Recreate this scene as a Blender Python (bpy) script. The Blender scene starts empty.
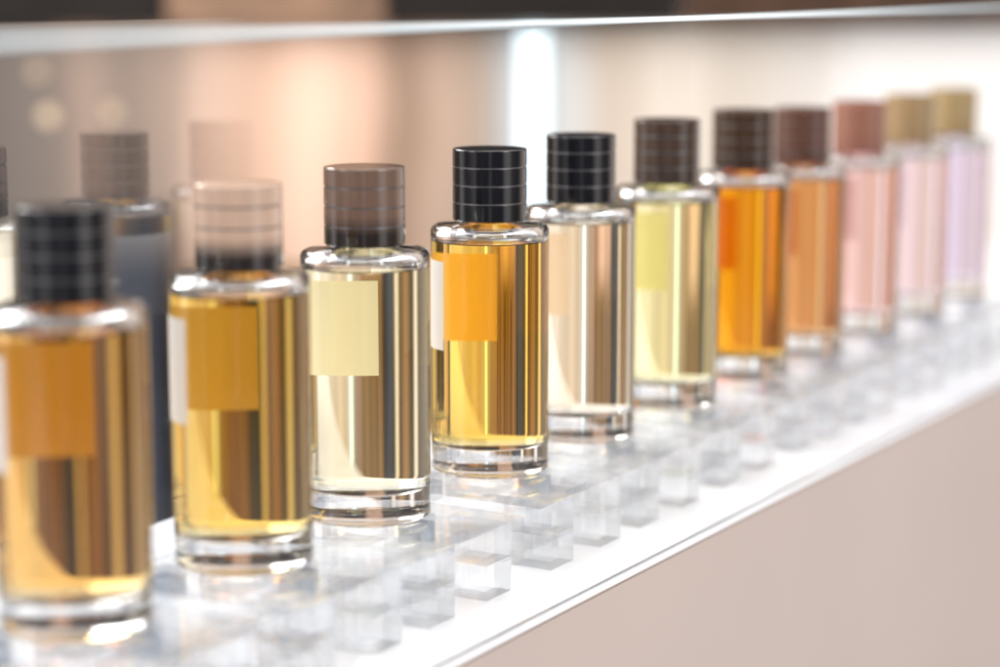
import bpy, bmesh, math
from mathutils import Vector
S = bpy.context.scene
COL = S.collection
S.view_settings.view_transform = 'Standard'
S.view_settings.look = 'None'
S.view_settings.exposure = 0

# ---------------- materials ----------------
def new_mat(name):
    m = bpy.data.materials.new(name); m.use_nodes = True
    nt = m.node_tree; nt.nodes.clear()
    return m, nt, nt.nodes.new('ShaderNodeOutputMaterial')

def principled(name, col, rough=0.5, metal=0.0, coat=0.0, noise=0.0, scale=20, spec=0.5, bump=0.0, stretch=None):
    m, nt, out = new_mat(name)
    b = nt.nodes.new('ShaderNodeBsdfPrincipled')
    b.inputs['Base Color'].default_value = (*col, 1)
    b.inputs['Roughness'].default_value = rough
    b.inputs['Metallic'].default_value = metal
    b.inputs['Coat Weight'].default_value = coat
    b.inputs['Specular IOR Level'].default_value = spec
    if noise or bump:
        tc = nt.nodes.new('ShaderNodeTexCoord')
        n = nt.nodes.new('ShaderNodeTexNoise'); n.inputs['Scale'].default_value = scale
        n.inputs['Detail'].default_value = 4
        if stretch:
            mp = nt.nodes.new('ShaderNodeMapping'); mp.inputs['Scale'].default_value = stretch
            nt.links.new(tc.outputs['Object'], mp.inputs['Vector']); nt.links.new(mp.outputs[0], n.inputs['Vector'])
        else:
            nt.links.new(tc.outputs['Object'], n.inputs['Vector'])
        if noise:
            st = nt.nodes.new('ShaderNodeMapRange'); st.inputs[1].default_value = 0.3; st.inputs[2].default_value = 0.7
            nt.links.new(n.outputs['Fac'], st.inputs[0])
            mx = nt.nodes.new('ShaderNodeMix'); mx.data_type = 'RGBA'
            mx.inputs['A'].default_value = (*[max(0, c*(1-noise)) for c in col], 1)
            mx.inputs['B'].default_value = (*[min(1, c*(1+noise)) for c in col], 1)
            nt.links.new(st.outputs[0], mx.inputs['Factor'])
            nt.links.new(mx.outputs['Result'], b.inputs['Base Color'])
        if bump:
            bp = nt.nodes.new('ShaderNodeBump'); bp.inputs['Strength'].default_value = bump
            bp.inputs['Distance'].default_value = 0.001
            nt.links.new(n.outputs['Fac'], bp.inputs['Height'])
            nt.links.new(bp.outputs['Normal'], b.inputs['Normal'])
    nt.links.new(b.outputs[0], out.inputs['Surface'])
    return m

def cap_mat(top, low):  # ramp paints the screen's milky reflection into the second and third caps
    m, nt, out = new_mat('cap_lacquer_and_reflection')
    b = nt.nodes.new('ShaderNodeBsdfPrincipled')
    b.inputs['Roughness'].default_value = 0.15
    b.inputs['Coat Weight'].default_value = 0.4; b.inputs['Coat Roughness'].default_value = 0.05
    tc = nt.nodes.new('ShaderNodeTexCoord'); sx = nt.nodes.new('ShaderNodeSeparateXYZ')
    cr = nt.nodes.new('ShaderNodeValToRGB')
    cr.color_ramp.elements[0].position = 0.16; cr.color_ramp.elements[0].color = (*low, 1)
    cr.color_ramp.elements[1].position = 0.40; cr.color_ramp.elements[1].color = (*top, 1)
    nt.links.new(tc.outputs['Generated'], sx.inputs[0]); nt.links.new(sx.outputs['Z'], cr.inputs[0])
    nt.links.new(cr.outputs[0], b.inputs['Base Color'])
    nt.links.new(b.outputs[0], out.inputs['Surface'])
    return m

def glass(name, ior, col=(1, 1, 1), rough=0.0):
    m, nt, out = new_mat(name)
    g = nt.nodes.new('ShaderNodeBsdfGlass')
    g.inputs['Color'].default_value = (*col, 1)
    g.inputs['Roughness'].default_value = rough
    g.inputs['IOR'].default_value = ior
    nt.links.new(g.outputs[0], out.inputs['Surface'])
    return m

def liquid(name, T):
    m, nt, out = new_mat(name)
    g = nt.nodes.new('ShaderNodeBsdfGlass')
    g.inputs['Color'].default_value = (1, 1, 1, 1)
    g.inputs['Roughness'].default_value = 0
    g.inputs['IOR'].default_value = 0.94
    v = nt.nodes.new('ShaderNodeVolumeAbsorption')
    c = [1 + math.log(max(t, 0.005)) / (160 * 0.042) for t in T]
    v.inputs['Color'].default_value = (*c, 1)
    v.inputs['Density'].default_value = 160
    nt.links.new(g.outputs[0], out.inputs['Surface'])
    nt.links.new(v.outputs[0], out.inputs['Volume'])
    return m

def pane(name, refl):
    # thin clear glass; reflection strength faded by hand towards one end and the foot
    m, nt, out = new_mat(name)
    t = nt.nodes.new('ShaderNodeBsdfTransparent')
    g = nt.nodes.new('ShaderNodeBsdfGlossy'); g.inputs['Roughness'].default_value = 0.0
    tc = nt.nodes.new('ShaderNodeTexCoord'); sx = nt.nodes.new('ShaderNodeSeparateXYZ')
    mr = nt.nodes.new('ShaderNodeMapRange'); mr.interpolation_type = 'SMOOTHSTEP'
    mr.inputs[1].default_value = -0.085; mr.inputs[2].default_value = -0.010
    mr.inputs[3].default_value = refl; mr.inputs[4].default_value = 0.0
    mz = nt.nodes.new('ShaderNodeMapRange'); mz.interpolation_type = 'SMOOTHSTEP'
    mz.inputs[1].default_value = 0.085; mz.inputs[2].default_value = 0.130
    mz.inputs[3].default_value = 0.06; mz.inputs[4].default_value = 1.0
    mu = nt.nodes.new('ShaderNodeMath'); mu.operation = 'MULTIPLY'
    mx = nt.nodes.new('ShaderNodeMixShader')
    nt.links.new(tc.outputs['Object'], sx.inputs[0]); nt.links.new(sx.outputs['X'], mr.inputs[0]); nt.links.new(sx.outputs['Z'], mz.inputs[0])
    nt.links.new(mr.outputs[0], mu.inputs[0]); nt.links.new(mz.outputs[0], mu.inputs[1]); nt.links.new(mu.outputs[0], mx.inputs[0])
    nt.links.new(t.outputs[0], mx.inputs[1]); nt.links.new(g.outputs[0], mx.inputs[2])
    nt.links.new(mx.outputs[0], out.inputs['Surface'])
    cm = nt.nodes.new('ShaderNodeMix'); cm.data_type = 'RGBA'
    cm.inputs['A'].default_value = (1, 1, 1, 1); cm.inputs['B'].default_value = (0.84, 0.88, 0.93, 1)
    m2 = nt.nodes.new('ShaderNodeMapRange'); m2.inputs[1].default_value = 0; m2.inputs[2].default_value = refl
    nt.links.new(mr.outputs[0], m2.inputs[0]); nt.links.new(m2.outputs[0], cm.inputs['Factor']); nt.links.new(cm.outputs['Result'], t.inputs[0])
    return m

def emit(name, col, s):
    m, nt, out = new_mat(name)
    e = nt.nodes.new('ShaderNodeEmission'); e.inputs[0].default_value = (*col, 1); e.inputs[1].default_value = s
    nt.links.new(e.outputs[0], out.inputs['Surface'])
    return m

# ---------------- mesh helpers ----------------
def add(name, me, mat, parent=None, smooth=False):
    o = bpy.data.objects.new(name, me); COL.objects.link(o)
    if mat: me.materials.append(mat)
    if smooth:
        for p in me.polygons: p.use_smooth = True
    if parent: o.parent = parent
    return o

def lathe_bm(bm, prof, n=96):
    rings = []
    for r, z in prof:
        if r < 1e-7: rings.append([bm.verts.new((0, 0, z))])
        else: rings.append([bm.verts.new((r*math.cos(2*math.pi*i/n), r*math.sin(2*math.pi*i/n), z)) for i in range(n)])
    for a, b in zip(rings, rings[1:]):
        for i in range(n):
            j = (i+1) % n
            if len(a) == 1 and len(b) == 1: continue
            if len(a) == 1: bm.faces.new((a[0], b[j], b[i]))
            elif len(b) == 1: bm.faces.new((a[i], a[j], b[0]))
            else: bm.faces.new((a[i], a[j], b[j], b[i]))

def arc(cx, cz, r, a0, a1, k=6):
    return [(cx + r*math.cos(math.radians(a0+(a1-a0)*i/k)), cz + r*math.sin(math.radians(a0+(a1-a0)*i/k))) for i in range(k+1)]

def lathe(name, prof, n=96):
    bm = bmesh.new(); lathe_bm(bm, prof, n)
    me = bpy.data.meshes.new(name); bm.to_mesh(me); bm.free()
    return me

def box_bm(bm, x0, x1, y0, y1, z0, z1, bev=0.0, seg=2):
    r = bmesh.ops.create_cube(bm, size=1)
    vs = r['verts']
    for v in vs:
        v.co = Vector((x0 if v.co.x < 0 else x1, y0 if v.co.y < 0 else y1, z0 if v.co.z < 0 else z1))
    if bev:
        es = list({e for v in vs for e in v.link_edges})
        bmesh.ops.bevel(bm, geom=es, offset=bev, segments=seg, affect='EDGES')

def box_me(name, x0, x1, y0, y1, z0, z1, bev=0.0, seg=2):
    bm = bmesh.new(); box_bm(bm, x0, x1, y0, y1, z0, z1, bev, seg)
    me = bpy.data.meshes.new(name); bm.to_mesh(me); bm.free()
    return me

def info(o, label, cat=None, group=None, kind=None):
    o['label'] = label
    if cat: o['category'] = cat
    if group: o['group'] = group
    if kind: o['kind'] = kind

# ---------------- perfume bottles ----------------
R = 0.0256
LZ = 0.1008
outer = ([(0, 0.0012), (0.0195, 0.0009), (0.0220, 0.0)] + arc(R-0.0016, 0.0016, 0.0016, -90, 0, 5) +
         arc(R-0.0030, 0.1044, 0.0030, 0, 86, 9) + [(0.0125, 0.1082), (0.0105, 0.1088), (0.0103, 0.1145), (0, 0.1145)])
air = [(0, 0.1130), (0.0075, 0.1130), (0.0075, 0.1068), (0.0085, 0.1058), (0.0212, 0.1055), (0.0230, 0.1046), (0.0237, LZ+0.0020), (0.0237, LZ), (0, LZ)]
liq = [(0, 0.0125), (0.0205, 0.0120)] + arc(0.0221, 0.0136, 0.0016, -90, 0, 5) + [(0.0237, LZ-0.0012), (0.0234, LZ-0.0004), (0, LZ-0.0004)]
zc = 0.1092; zt = 0.1399; bh = (zt-zc)/4
cap_prof = [(0, zc), (0.0155, zc), (0.0160, zc+0.0005)]
for k in range(1, 4):
    z = zc + bh*k
    cap_prof += [(0.0160, z-0.00040), (0.0155, z-0.00026), (0.0155, z+0.00026), (0.0160, z+0.00040)]
cap_prof += [(0.0160, zt-0.0008)] + arc(0.0154, zt-0.0006, 0.0006, 0, 90, 4) + [(0.0140, zt), (0, zt-0.0001)]

def glass_mesh():
    bm = bmesh.new(); lathe_bm(bm, outer, 128)
    lathe_bm(bm, air, 128)
    me = bpy.data.meshes.new('glass_body'); bm.to_mesh(me); bm.free()
    return me

def label_mesh(a0, a1, z0=0.0545, z1=0.0928):
    bm = bmesh.new(); n = 48; row = []
    rr = R+0.0002
    for i in range(n+1):
        a = math.radians(a0+(a1-a0)*i/n)
        row.append([bm.verts.new((rr*math.cos(a), rr*math.sin(a), z)) for z in (z0, z1)])
    for i in range(n):
        bm.faces.new((row[i][0], row[i+1][0], row[i+1][1], row[i][1]))
    me = bpy.data.meshes.new('paper_label'); bm.to_mesh(me); bm.free()
    return me

m_glass = glass('bottle_glass', 1.45, (0.998, 1.0, 0.999))
def label_mat(back):
    m, nt, out = new_mat('label_paper_liquid_tint')
    geo = nt.nodes.new('ShaderNodeNewGeometry')
    cm = nt.nodes.new('ShaderNodeMix'); cm.data_type = 'RGBA'
    cm.inputs['A'].default_value = (0.94, 0.93, 0.92, 1); cm.inputs['B'].default_value = (*back, 1)  # back colour paints in the extra tint light gains in the liquid
    nt.links.new(geo.outputs['Backfacing'], cm.inputs['Factor'])
    d = nt.nodes.new('ShaderNodeBsdfDiffuse'); t = nt.nodes.new('ShaderNodeBsdfTranslucent')
    nt.links.new(cm.outputs['Result'], d.inputs[0]); nt.links.new(cm.outputs['Result'], t.inputs[0])
    mx = nt.nodes.new('ShaderNodeMixShader'); mx.inputs[0].default_value = 0.5
    nt.links.new(d.outputs[0], mx.inputs[1]); nt.links.new(t.outputs[0], mx.inputs[2]); nt.links.new(mx.outputs[0], out.inputs['Surface'])
    return m
m_ring = principled('cap_groove_highlight', (0.22, 0.215, 0.22), 0.35, 1.0)  # bright metal stands in for highlights along the cap grooves

SP = 0.0900
BLK = (0.005, 0.005, 0.008)
B = [
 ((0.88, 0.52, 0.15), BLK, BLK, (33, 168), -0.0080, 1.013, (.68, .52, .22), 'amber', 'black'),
 ((0.92, 0.61, 0.15), (0.52, 0.36, 0.27), (0.02, 0.015, 0.015), (30, 168), -0.0035, 1.013, (.72, .56, .26), 'golden', 'beige reflection-tinted'),
 ((0.99, 0.91, 0.67), (0.15, 0.092, 0.068), (0.02, 0.014, 0.012), (28, 121), -0.0095, 1.013, (1, .96, .76), 'pale yellow', 'bronze reflection-tinted'),
 ((0.98, 0.67, 0.15), BLK, BLK, (27, 160), 0.0, 1.018, (1, .71, .26), 'bright gold', 'black'),
 ((0.98, 0.89, 0.73), BLK, BLK, (33, 100), -0.0050, 1.025, (1, .84, .70), 'faint beige', 'black'),
 ((0.99, 0.94, 0.58), (0.055, 0.033, 0.024), (0.045, 0.028, 0.022), (24, 115), -0.0015, 1.040, (1, .95, .62), 'pale lemon', 'dark brown'),
 ((0.91, 0.42, 0.02), (0.045, 0.022, 0.012), (0.035, 0.018, 0.011), (26, 110), 0.0045, 1.040, (1, .6, .3), 'deep orange', 'dark brown'),
 ((0.83, 0.44, 0.18), (0.100, 0.044, 0.030), (0.085, 0.036, 0.026), (24, 110), -0.0010, 1.018, (1, .7, .5), 'orange brown', 'reddish brown'),
 ((0.95, 0.69, 0.67), (0.270, 0.115, 0.075), (0.25, 0.10, 0.07), (22, 110), 0.0010, 1.015, (1, .84, .82), 'rose pink', 'terracotta'),  # last three bottles lightened to imitate haze from the front glass
 ((0.95, 0.79, 0.84), (0.310, 0.205, 0.100), (0.29, 0.19, 0.09), (22, 110), 0.0025, 1.015, (1, .9, .92), 'pale pink', 'olive brown'),
 ((0.84, 0.75, 0.93), (0.340, 0.240, 0.110), (0.32, 0.22, 0.10), (20, 110), 0.0, 1.015, (.96, .93, 1), 'lilac', 'warm gold'),
]
def acrylic(name, mixv, col):
    m, nt, out = new_mat(name)
    g = nt.nodes.new('ShaderNodeBsdfGlass'); g.inputs['Color'].default_value = (*col, 1); g.inputs['IOR'].default_value = 1.49; g.inputs['Roughness'].default_value = 0
    t = nt.nodes.new('ShaderNodeBsdfTransparent'); t.inputs[0].default_value = (0.99, 0.995, 1, 1)
    mx = nt.nodes.new('ShaderNodeMixShader'); mx.inputs[0].default_value = mixv
    nt.links.new(g.outputs[0], mx.inputs[1]); nt.links.new(t.outputs[0], mx.inputs[2]); nt.links.new(mx.outputs[0], out.inputs['Surface'])
    return m
m_acr = acrylic('clear_acrylic', 0.60, (0.995, 1.0, 1))
m_post = acrylic('clear_acrylic_post', 0.42, (0.98, 0.99, 1))
m_refr = principled('blue_grey_refraction', (0.30, 0.36, 0.46), 0.15, coat=0.5)  # opaque stand-in for blue-grey refraction squares in the acrylic

PZ = -0.0370; BZ = -0.0034
def post_mesh(name, spans, h=0.0100):
    bm = bmesh.new()
    for z0, z1 in spans: box_bm(bm, -h, h, -h, h, z0, z1)
    me = bpy.data.meshes.new(name); bm.to_mesh(me); bm.free(); me.materials.append(m_post)
    return me
full = post_mesh('post', [(0.0003, 0.0146), (0.0148, 0.0292)])
split = post_mesh('post', [(0.0003, 0.0205)])
refr_mesh = bpy.data.meshes.new('refraction_block'); bm = bmesh.new(); box_bm(bm, -0.0100, 0.0100, -0.0100, 0.0100, 0.0208, 0.0292, 0.0003); bm.to_mesh(refr_mesh); bm.free(); refr_mesh.materials.append(m_refr)
for i, (T, cc, cl, la, nx, sc, lt, w, cw) in enumerate(B):
    x = (i-3)*SP + nx
    e = bpy.data.objects.new('perfume_bottle', None); COL.objects.link(e)
    e.empty_display_size = 0.02; e.location = (x, 0, BZ); e.scale = (sc, sc, sc)
    info(e, f'{w} perfume in round glass bottle, {cw} ribbed cap', 'perfume bottle', 'row of perfume bottles on clear plinths')
    gb = add('glass_body', glass_mesh(), m_glass, e, True)
    lq = add('liquid', lathe('liquid', liq, 128), liquid('perfume_liquid', T), e, True)
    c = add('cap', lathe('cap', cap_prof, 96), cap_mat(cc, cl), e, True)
    c.data.materials.append(m_ring)
    for p in c.data.polygons:
        if p.center.z > zc+0.001 and all(abs(math.hypot(*c.data.vertices[v].co[:2])-0.0155) < 2e-5 for v in p.vertices): p.material_index = 1
    add('paper_label', label_mesh(*la), label_mat(lt), e, True)
    for o in (gb, lq): o.data.set_sharp_from_angle(angle=math.radians(50))
    c.data.set_sharp_from_angle(angle=math.radians(30))
    p = bpy.data.objects.new('display_plinth', None); COL.objects.link(p)
    p.empty_display_size = 0.02; p.location = (x, 0, PZ)
    info(p, f'clear acrylic riser with square posts under {w} bottle', 'display plinth', 'clear acrylic plinths under the bottles')
    add('top_plate', box_me('top_plate', -0.0435, 0.0435, -0.050, 0.031, 0.0294, 0.0334, 0.0002, 1), m_acr, p)
    for px, py in ((-0.0225, -0.0390), (0.0225, -0.0390), (0.0215, 0.0205)):
        o = add('post', full, None, p); o.location = (px, py, 0)
    for px, py in ((-0.0215, 0.0205), (0.0120, -0.0160)):
        o = add('post', split, None, p); o.location = (px, py, 0)
        q = add('refraction_block', refr_mesh, None, p); q.location = (px, py, 0); q.scale = (0.55, 0.55, 1)

# ---------------- counter, floor, panes ----------------
X0, X1 = -1.2, 2.2
YF, YB = -0.0765, 0.1050
m_white = principled('white_gloss_acrylic', (0.88, 0.89, 0.915), 0.06, 0, 0.6, 0.02, 30)
m_fascia = principled('beige_lacquer', (0.50, 0.41, 0.365), 0.45, 0, 0, 0.05, 4)
c = bpy.data.objects.new('display_counter', None); COL.objects.link(c); c.location = (0, 0, -1.0)
info(c, 'long beige shop counter with white gloss shelf top', 'counter')
def part(name, b, mat, par, bev=0):
    o = add(name, box_me(name, *b, bev), mat, par); o.location = -par.location; return o
part('shelf_top', (X0, X1, YF-0.0025, YB+0.045, PZ-0.0022, PZ), m_white, c, 0.0005)
part('front_panel', (X0, X1, YF-0.0020, YB+0.04, -1.0, PZ-0.0024), m_fascia, c, 0.001)
g = bpy.data.objects.new('glass_screen', None); COL.objects.link(g); g.location = (0, YF, PZ)
info(g, 'long clear glass screen standing along the counter edge', 'glass screen')
m_edge = principled('polished_glass_edge', (0.86, 0.96, 1.0), 0.12, coat=0.5)
TOP = 0.1952
def sheet(name, x0, x1, y, z0, z1, mat, par):
    bm = bmesh.new()
    vs = [bm.verts.new(v) for v in ((x0, y, z0), (x1, y, z0), (x1, y, z1), (x0, y, z1))]
    bm.faces.new(vs); me = bpy.data.meshes.new(name); bm.to_mesh(me); bm.free()
    o = add(name, me, mat, par); o.location = -par.location; return o
part('top_edge', (X0, X1, YF-0.003, YF+0.005, TOP-0.0010, TOP+0.0012), m_edge, g, 0.0006)
part('bottom_edge', (X0, X1, YF-0.0003, YF+0.0004, PZ+0.0003, PZ+0.0009), principled('glass_foot_seal', (0.28, 0.28, 0.30), 0.3), g)
g2 = bpy.data.objects.new('glass_back_panel', None); COL.objects.link(g2); g2.location = (0, YB, PZ)
info(g2, 'reflective clear glass panel standing behind the bottle row', 'glass panel')
sheet('pane', X0, -0.008, YB, PZ+0.001, TOP, pane('clear_pane_back', 0.40), g2)

# ---------------- shop background ----------------
cam_xy = Vector((-0.831, -0.483)); CZ = 0.211
az = math.radians(29.9)
fwd = Vector((math.cos(az), math.sin(az)))
W0 = cam_xy + fwd*2.5
rz = math.radians(29.9-90)
m_wall, nt, out = new_mat('wall_colour_and_light')
b = nt.nodes.new('ShaderNodeBsdfPrincipled'); b.inputs['Roughness'].default_value = 0.6
tc = nt.nodes.new('ShaderNodeTexCoord'); sx = nt.nodes.new('ShaderNodeSeparateXYZ')
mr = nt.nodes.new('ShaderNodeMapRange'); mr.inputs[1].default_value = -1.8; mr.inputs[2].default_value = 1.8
cr = nt.nodes.new('ShaderNodeValToRGB'); cr.color_ramp.interpolation = 'EASE'  # soft lighting across the panels is painted into this ramp with their colours
ws = [(-1.8, (.12, .08, .05)), (-1.25, (.10, .065, .04)), (-1.18, (.95, .88, .78)), (-1.08, (.95, .88, .78)), (-1.02, (.08, .05, .03)), (-.58, (.04, .038, .038)), (-.52, (.06, .055, .055)), (-.47, (.36, .24, .18)), (-.43, (.18, .13, .10)), (-.38, (.34, .23, .17)),  # pale band far left added to put bright streaks in the liquids
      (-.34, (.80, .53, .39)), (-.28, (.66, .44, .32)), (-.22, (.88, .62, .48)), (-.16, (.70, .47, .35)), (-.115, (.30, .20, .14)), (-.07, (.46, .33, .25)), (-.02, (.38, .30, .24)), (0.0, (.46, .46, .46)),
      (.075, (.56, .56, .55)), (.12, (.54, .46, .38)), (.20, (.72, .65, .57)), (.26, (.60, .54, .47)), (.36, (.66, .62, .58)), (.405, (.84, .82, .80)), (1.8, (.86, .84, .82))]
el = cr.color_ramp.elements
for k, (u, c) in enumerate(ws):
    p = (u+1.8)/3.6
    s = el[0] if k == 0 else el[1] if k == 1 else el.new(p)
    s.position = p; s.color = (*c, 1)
nz = nt.nodes.new('ShaderNodeTexNoise'); nz.inputs['Scale'].default_value = 3.5; nz.inputs['Detail'].default_value = 2
mu = nt.nodes.new('ShaderNodeMath'); mu.operation = 'MULTIPLY_ADD'; mu.inputs[1].default_value = 0.06; mu.inputs[2].default_value = -0.03
ad = nt.nodes.new('ShaderNodeMath')
nt.links.new(tc.outputs['Object'], sx.inputs[0]); nt.links.new(tc.outputs['Object'], nz.inputs['Vector'])
nt.links.new(nz.outputs['Fac'], mu.inputs[0]); nt.links.new(sx.outputs['X'], ad.inputs[0]); nt.links.new(mu.outputs[0], ad.inputs[1])
nt.links.new(ad.outputs[0], mr.inputs[0]); nt.links.new(mr.outputs[0], cr.inputs[0])
nt.links.new(cr.outputs[0], b.inputs['Base Color']); nt.links.new(b.outputs[0], out.inputs[0])
def wallbox(name, u0, u1, z0, z1, d0, d1, mat, label=None, cat=None, kind=None):
    o = add(name, box_me(name, u0, u1, d0, d1, z0, z1, 0.001), mat)
    o.location = (W0.x, W0.y, 0); o.rotation_euler = (0, 0, rz)
    info(o, label or name, cat, None, kind)
    return o
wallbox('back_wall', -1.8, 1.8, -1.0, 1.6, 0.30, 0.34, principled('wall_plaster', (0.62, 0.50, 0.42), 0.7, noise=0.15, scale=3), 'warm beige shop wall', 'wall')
P = [
 ('dark_cabinet', -1.8, -0.50, 'dark brown cabinet against the shop wall', 'cabinet'),
 ('display_cabinet', -0.50, -0.365, 'brown wooden cabinet beside peach panel', 'cabinet'),
 ('wall_panel', -0.365, -0.135, 'peach wall panel beside the brown cabinet', 'wall panel'),
 ('brown_cabinet', -0.135, 0.0, 'tall brown wooden cabinet', 'cabinet'),
 ('wall_panel', 0.0, 0.20, 'beige wall panel behind the lit strip', 'wall panel'),
 ('wall_panel', 0.20, 0.40, 'cream wall panel', 'wall panel'),
 ('wall_panel', 0.40, 1.8, 'white wall panel', 'wall panel'),
]
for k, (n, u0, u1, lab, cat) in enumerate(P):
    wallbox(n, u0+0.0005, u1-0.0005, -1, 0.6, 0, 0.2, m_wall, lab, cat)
wallbox('light_strip', 0.022, 0.052, -0.6, 0.155, -0.012, -0.003, emit('cool_light', (0.80, 0.94, 1.0), 2.1), 'tall vertical cool white lit strip on wall', 'light')
m_dark = principled('black_header', (0.012, 0.009, 0.008), 0.5, noise=0.2, spec=0.2)
D0, D1 = -0.030, -0.015
wallbox('shelf_header', -0.125, 0.20, 0.163, 0.6, D0, D1, m_dark, 'black header board above the lit strip', 'header board')
wallbox('shelf_header', -1.8, -0.375, 0.163, 0.6, D0, D1, m_dark, 'black header board above the dark cabinet', 'header board')
wallbox('shelf_header', -0.37, -0.13, 0.163, 0.6, D0, D1, principled('tan_header', (0.22, 0.13, 0.08), 0.5, noise=0.3), 'tan header board above the peach panel', 'header board')
wallbox('shelf_header', 0.205, 1.8, 0.163, 0.6, D0, D1, principled('brown_header', (0.06, 0.032, 0.02), 0.5, noise=0.3, spec=0.2), 'brown header board above the cream panels', 'header board')
# bronze blocks with vertical streaks, added to band the liquids by refraction
m_br = principled('bronze_streaks', (0.20, 0.125, 0.060), 0.6, noise=0.75, scale=9, spec=0.1, stretch=(3.5, 1, 0.15))
wallbox('low_cabinet_or_added_block', -0.46, -0.36, -1.0, -0.03, -0.20, -0.08, principled('slate_finish', (0.045, 0.05, 0.065), 0.6, noise=0.2, spec=0.1), 'slate grey low cabinet before the wall', 'cabinet')
wallbox('low_cabinet_or_added_block', -0.34, -0.10, -1.0, -0.10, -0.20, -0.08, m_br, 'streaky bronze block added to darken the bottle refractions', 'cabinet')
wallbox('low_cabinet_or_added_block', -0.80, -0.60, -1.0, -0.06, -0.20, -0.08, m_br, 'streaky bronze block added left to darken the bottle refractions', 'cabinet')
wallbox('cream_streak_panel', -0.565, -0.52, -1.0, -0.06, -0.16, -0.08, principled('added_cream_streak', (0.98, 0.88, 0.68), 0.6), 'narrow cream panel added to streak the bottle liquids', 'post')  # added only for a bright streak refracted in the liquids
for k, (u, z, s) in enumerate(((-0.506, 0.062, 2.0), (-0.434, 0.066, 1.3), (-0.517, 0.112, 1.0))):
    me = lathe('wall_lamp', [(0, -0.008)] + arc(0, 0, 0.009, -80, 80, 8) + [(0, 0.0092)], 24)
    o = add('wall_lamp', me, emit('warm_bulb', (1.0, 0.70, 0.42), s), smooth=True)
    rt = Vector((math.cos(rz), math.sin(rz)))
    q = W0 + rt*u - fwd*0.03
    o.location = (q.x, q.y, z)
    info(o, 'small round warm lamp on the dark cabinet', 'lamp', 'small warm lamps')

# ---------------- world: made-up bright and dark bands that streak the glass ----------------
w = bpy.data.worlds.new('World'); S.world = w; w.use_nodes = True
nt = w.node_tree; nt.nodes.clear()
out = nt.nodes.new('ShaderNodeOutputWorld'); bg = nt.nodes.new('ShaderNodeBackground')
tc = nt.nodes.new('ShaderNodeTexCoord'); sx = nt.nodes.new('ShaderNodeSeparateXYZ')
at = nt.nodes.new('ShaderNodeMath'); at.operation = 'ARCTAN2'
mr = nt.nodes.new('ShaderNodeMapRange'); mr.inputs[1].default_value = -math.pi; mr.inputs[2].default_value = math.pi
cr = nt.nodes.new('ShaderNodeValToRGB'); cr.color_ramp.interpolation = 'EASE'
nt.links.new(tc.outputs['Generated'], sx.inputs[0])
nt.links.new(sx.outputs['Y'], at.inputs[0]); nt.links.new(sx.outputs['X'], at.inputs[1])
nt.links.new(at.outputs[0], mr.inputs[0]); nt.links.new(mr.outputs[0], cr.inputs[0])
stops = [(-180, (0.3, 0.29, 0.29)), (-165, (0.12, 0.11, 0.11)), (-156, (0.10, 0.09, 0.09)), (-148, (0.55, 0.56, 0.60)), (-142, (0.12, 0.11, 0.11)), (-112, (0.12, 0.10, 0.09)), (-98, (1.2, 1.17, 1.15)), (-88, (1.2, 1.17, 1.15)), (-76, (0.3, 0.24, 0.20)),
 (-56, (0.10, 0.10, 0.10)), (-46, (0.22, 0.21, 0.21)), (-41, (0.70, 0.54, 0.44)), (-30, (1.0, 0.82, 0.70)), (-15, (1.1, 1.05, 1.02)),
 (10, (1.1, 1.08, 1.05)), (25, (0.9, 0.8, 0.7)), (48, (0.2, 0.13, 0.065)), (62, (0.15, 0.10, 0.05)), (68, (1.2, 1.05, 0.85)), (72, (1.2, 1.05, 0.85)), (78, (0.16, 0.105, 0.05)),
 (102, (0.16, 0.105, 0.05)), (108, (1.3, 1.25, 1.2)), (120, (1.3, 1.25, 1.15)), (128, (0.2, 0.16, 0.13)), (146, (0.3, 0.25, 0.21)), (160, (0.8, 0.76, 0.72))]
el = cr.color_ramp.elements
for k, (a, c) in enumerate(stops):
    p = (a+180)/360
    s = el[0] if k == 0 else el[1] if k == 1 else el.new(p)
    s.position = p; s.color = (*c, 1)
cz = nt.nodes.new('ShaderNodeValToRGB')
mz = nt.nodes.new('ShaderNodeMapRange'); mz.inputs[1].default_value = -1; mz.inputs[2].default_value = 1
nt.links.new(sx.outputs['Z'], mz.inputs[0]); nt.links.new(mz.outputs[0], cz.inputs[0])
e = cz.color_ramp.elements
e[0].position = 0.34; e[0].color = (.9, .9, .9, 1)
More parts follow.
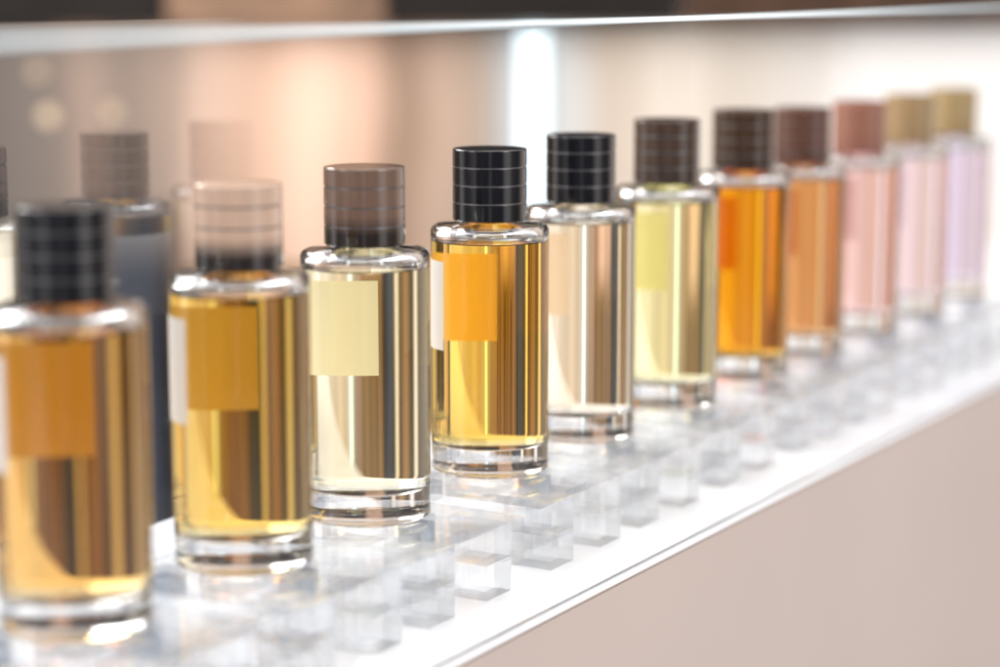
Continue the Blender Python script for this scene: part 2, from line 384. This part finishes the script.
e[1].position = 0.42; e[1].color = (0, 0, 0, 1)
s = e.new(0.66); s.color = (0, 0, 0, 1)
s = e.new(0.76); s.color = (1, 1, 1, 1)
mx = nt.nodes.new('ShaderNodeMix'); mx.data_type = 'RGBA'
nt.links.new(cz.outputs[0], mx.inputs['Factor']); nt.links.new(cr.outputs[0], mx.inputs['A'])
mx.inputs['B'].default_value = (1.0, 1.0, 1.03, 1)
nt.links.new(mx.outputs['Result'], bg.inputs[0]); bg.inputs[1].default_value = 1.12
nt.links.new(bg.outputs[0], out.inputs[0])

# ---------------- added unseen area lights ----------------
def area(name, loc, tgt, sx_, sy_, power, col):
    l = bpy.data.lights.new(name, 'AREA'); l.shape = 'RECTANGLE'; l.size = sx_; l.size_y = sy_
    l.energy = power; l.color = col
    o = bpy.data.objects.new(name, l); COL.objects.link(o); o.location = loc
    o.rotation_euler = (Vector(tgt)-Vector(loc)).to_track_quat('-Z', 'Y').to_euler()
area('overhead_fill', (0.4, 0.05, 1.3), (0.4, 0.05, 0), 1.8, 0.5, 12, (1, 0.98, 0.97))  # unseen overhead fill added to whiten the shelf
area('front_fill', (-0.2, -1.6, 0.9), (0.3, 0, 0), 0.6, 0.5, 14, (1, 0.97, 0.94))  # unseen light added for highlights on the caps
area('back_fill', (0.2, 1.2, 0.9), (0.2, 0, 0.05), 1.2, 0.4, 30, (1, 0.95, 0.90))  # unseen light added behind to shine through the labels
area('side_fill', (-1.3, 0.75, 0.7), (0.0, 0, 0.05), 0.5, 0.5, 12, (1, 0.97, 0.94))  # unseen light added to brighten the label edges

# ---------------- camera ----------------
cd = bpy.data.cameras.new('Camera'); cam = bpy.data.objects.new('Camera', cd); COL.objects.link(cam)
cam.location = (cam_xy.x, cam_xy.y, CZ)
cam.rotation_euler = (math.radians(90-9.1), 0, rz)
cd.lens = 79.2; cd.sensor_width = 36; cd.clip_start = 0.02; cd.clip_end = 50
cd.dof.use_dof = True; cd.dof.focus_distance = 0.925; cd.dof.aperture_fstop = 3.8
S.camera = cam
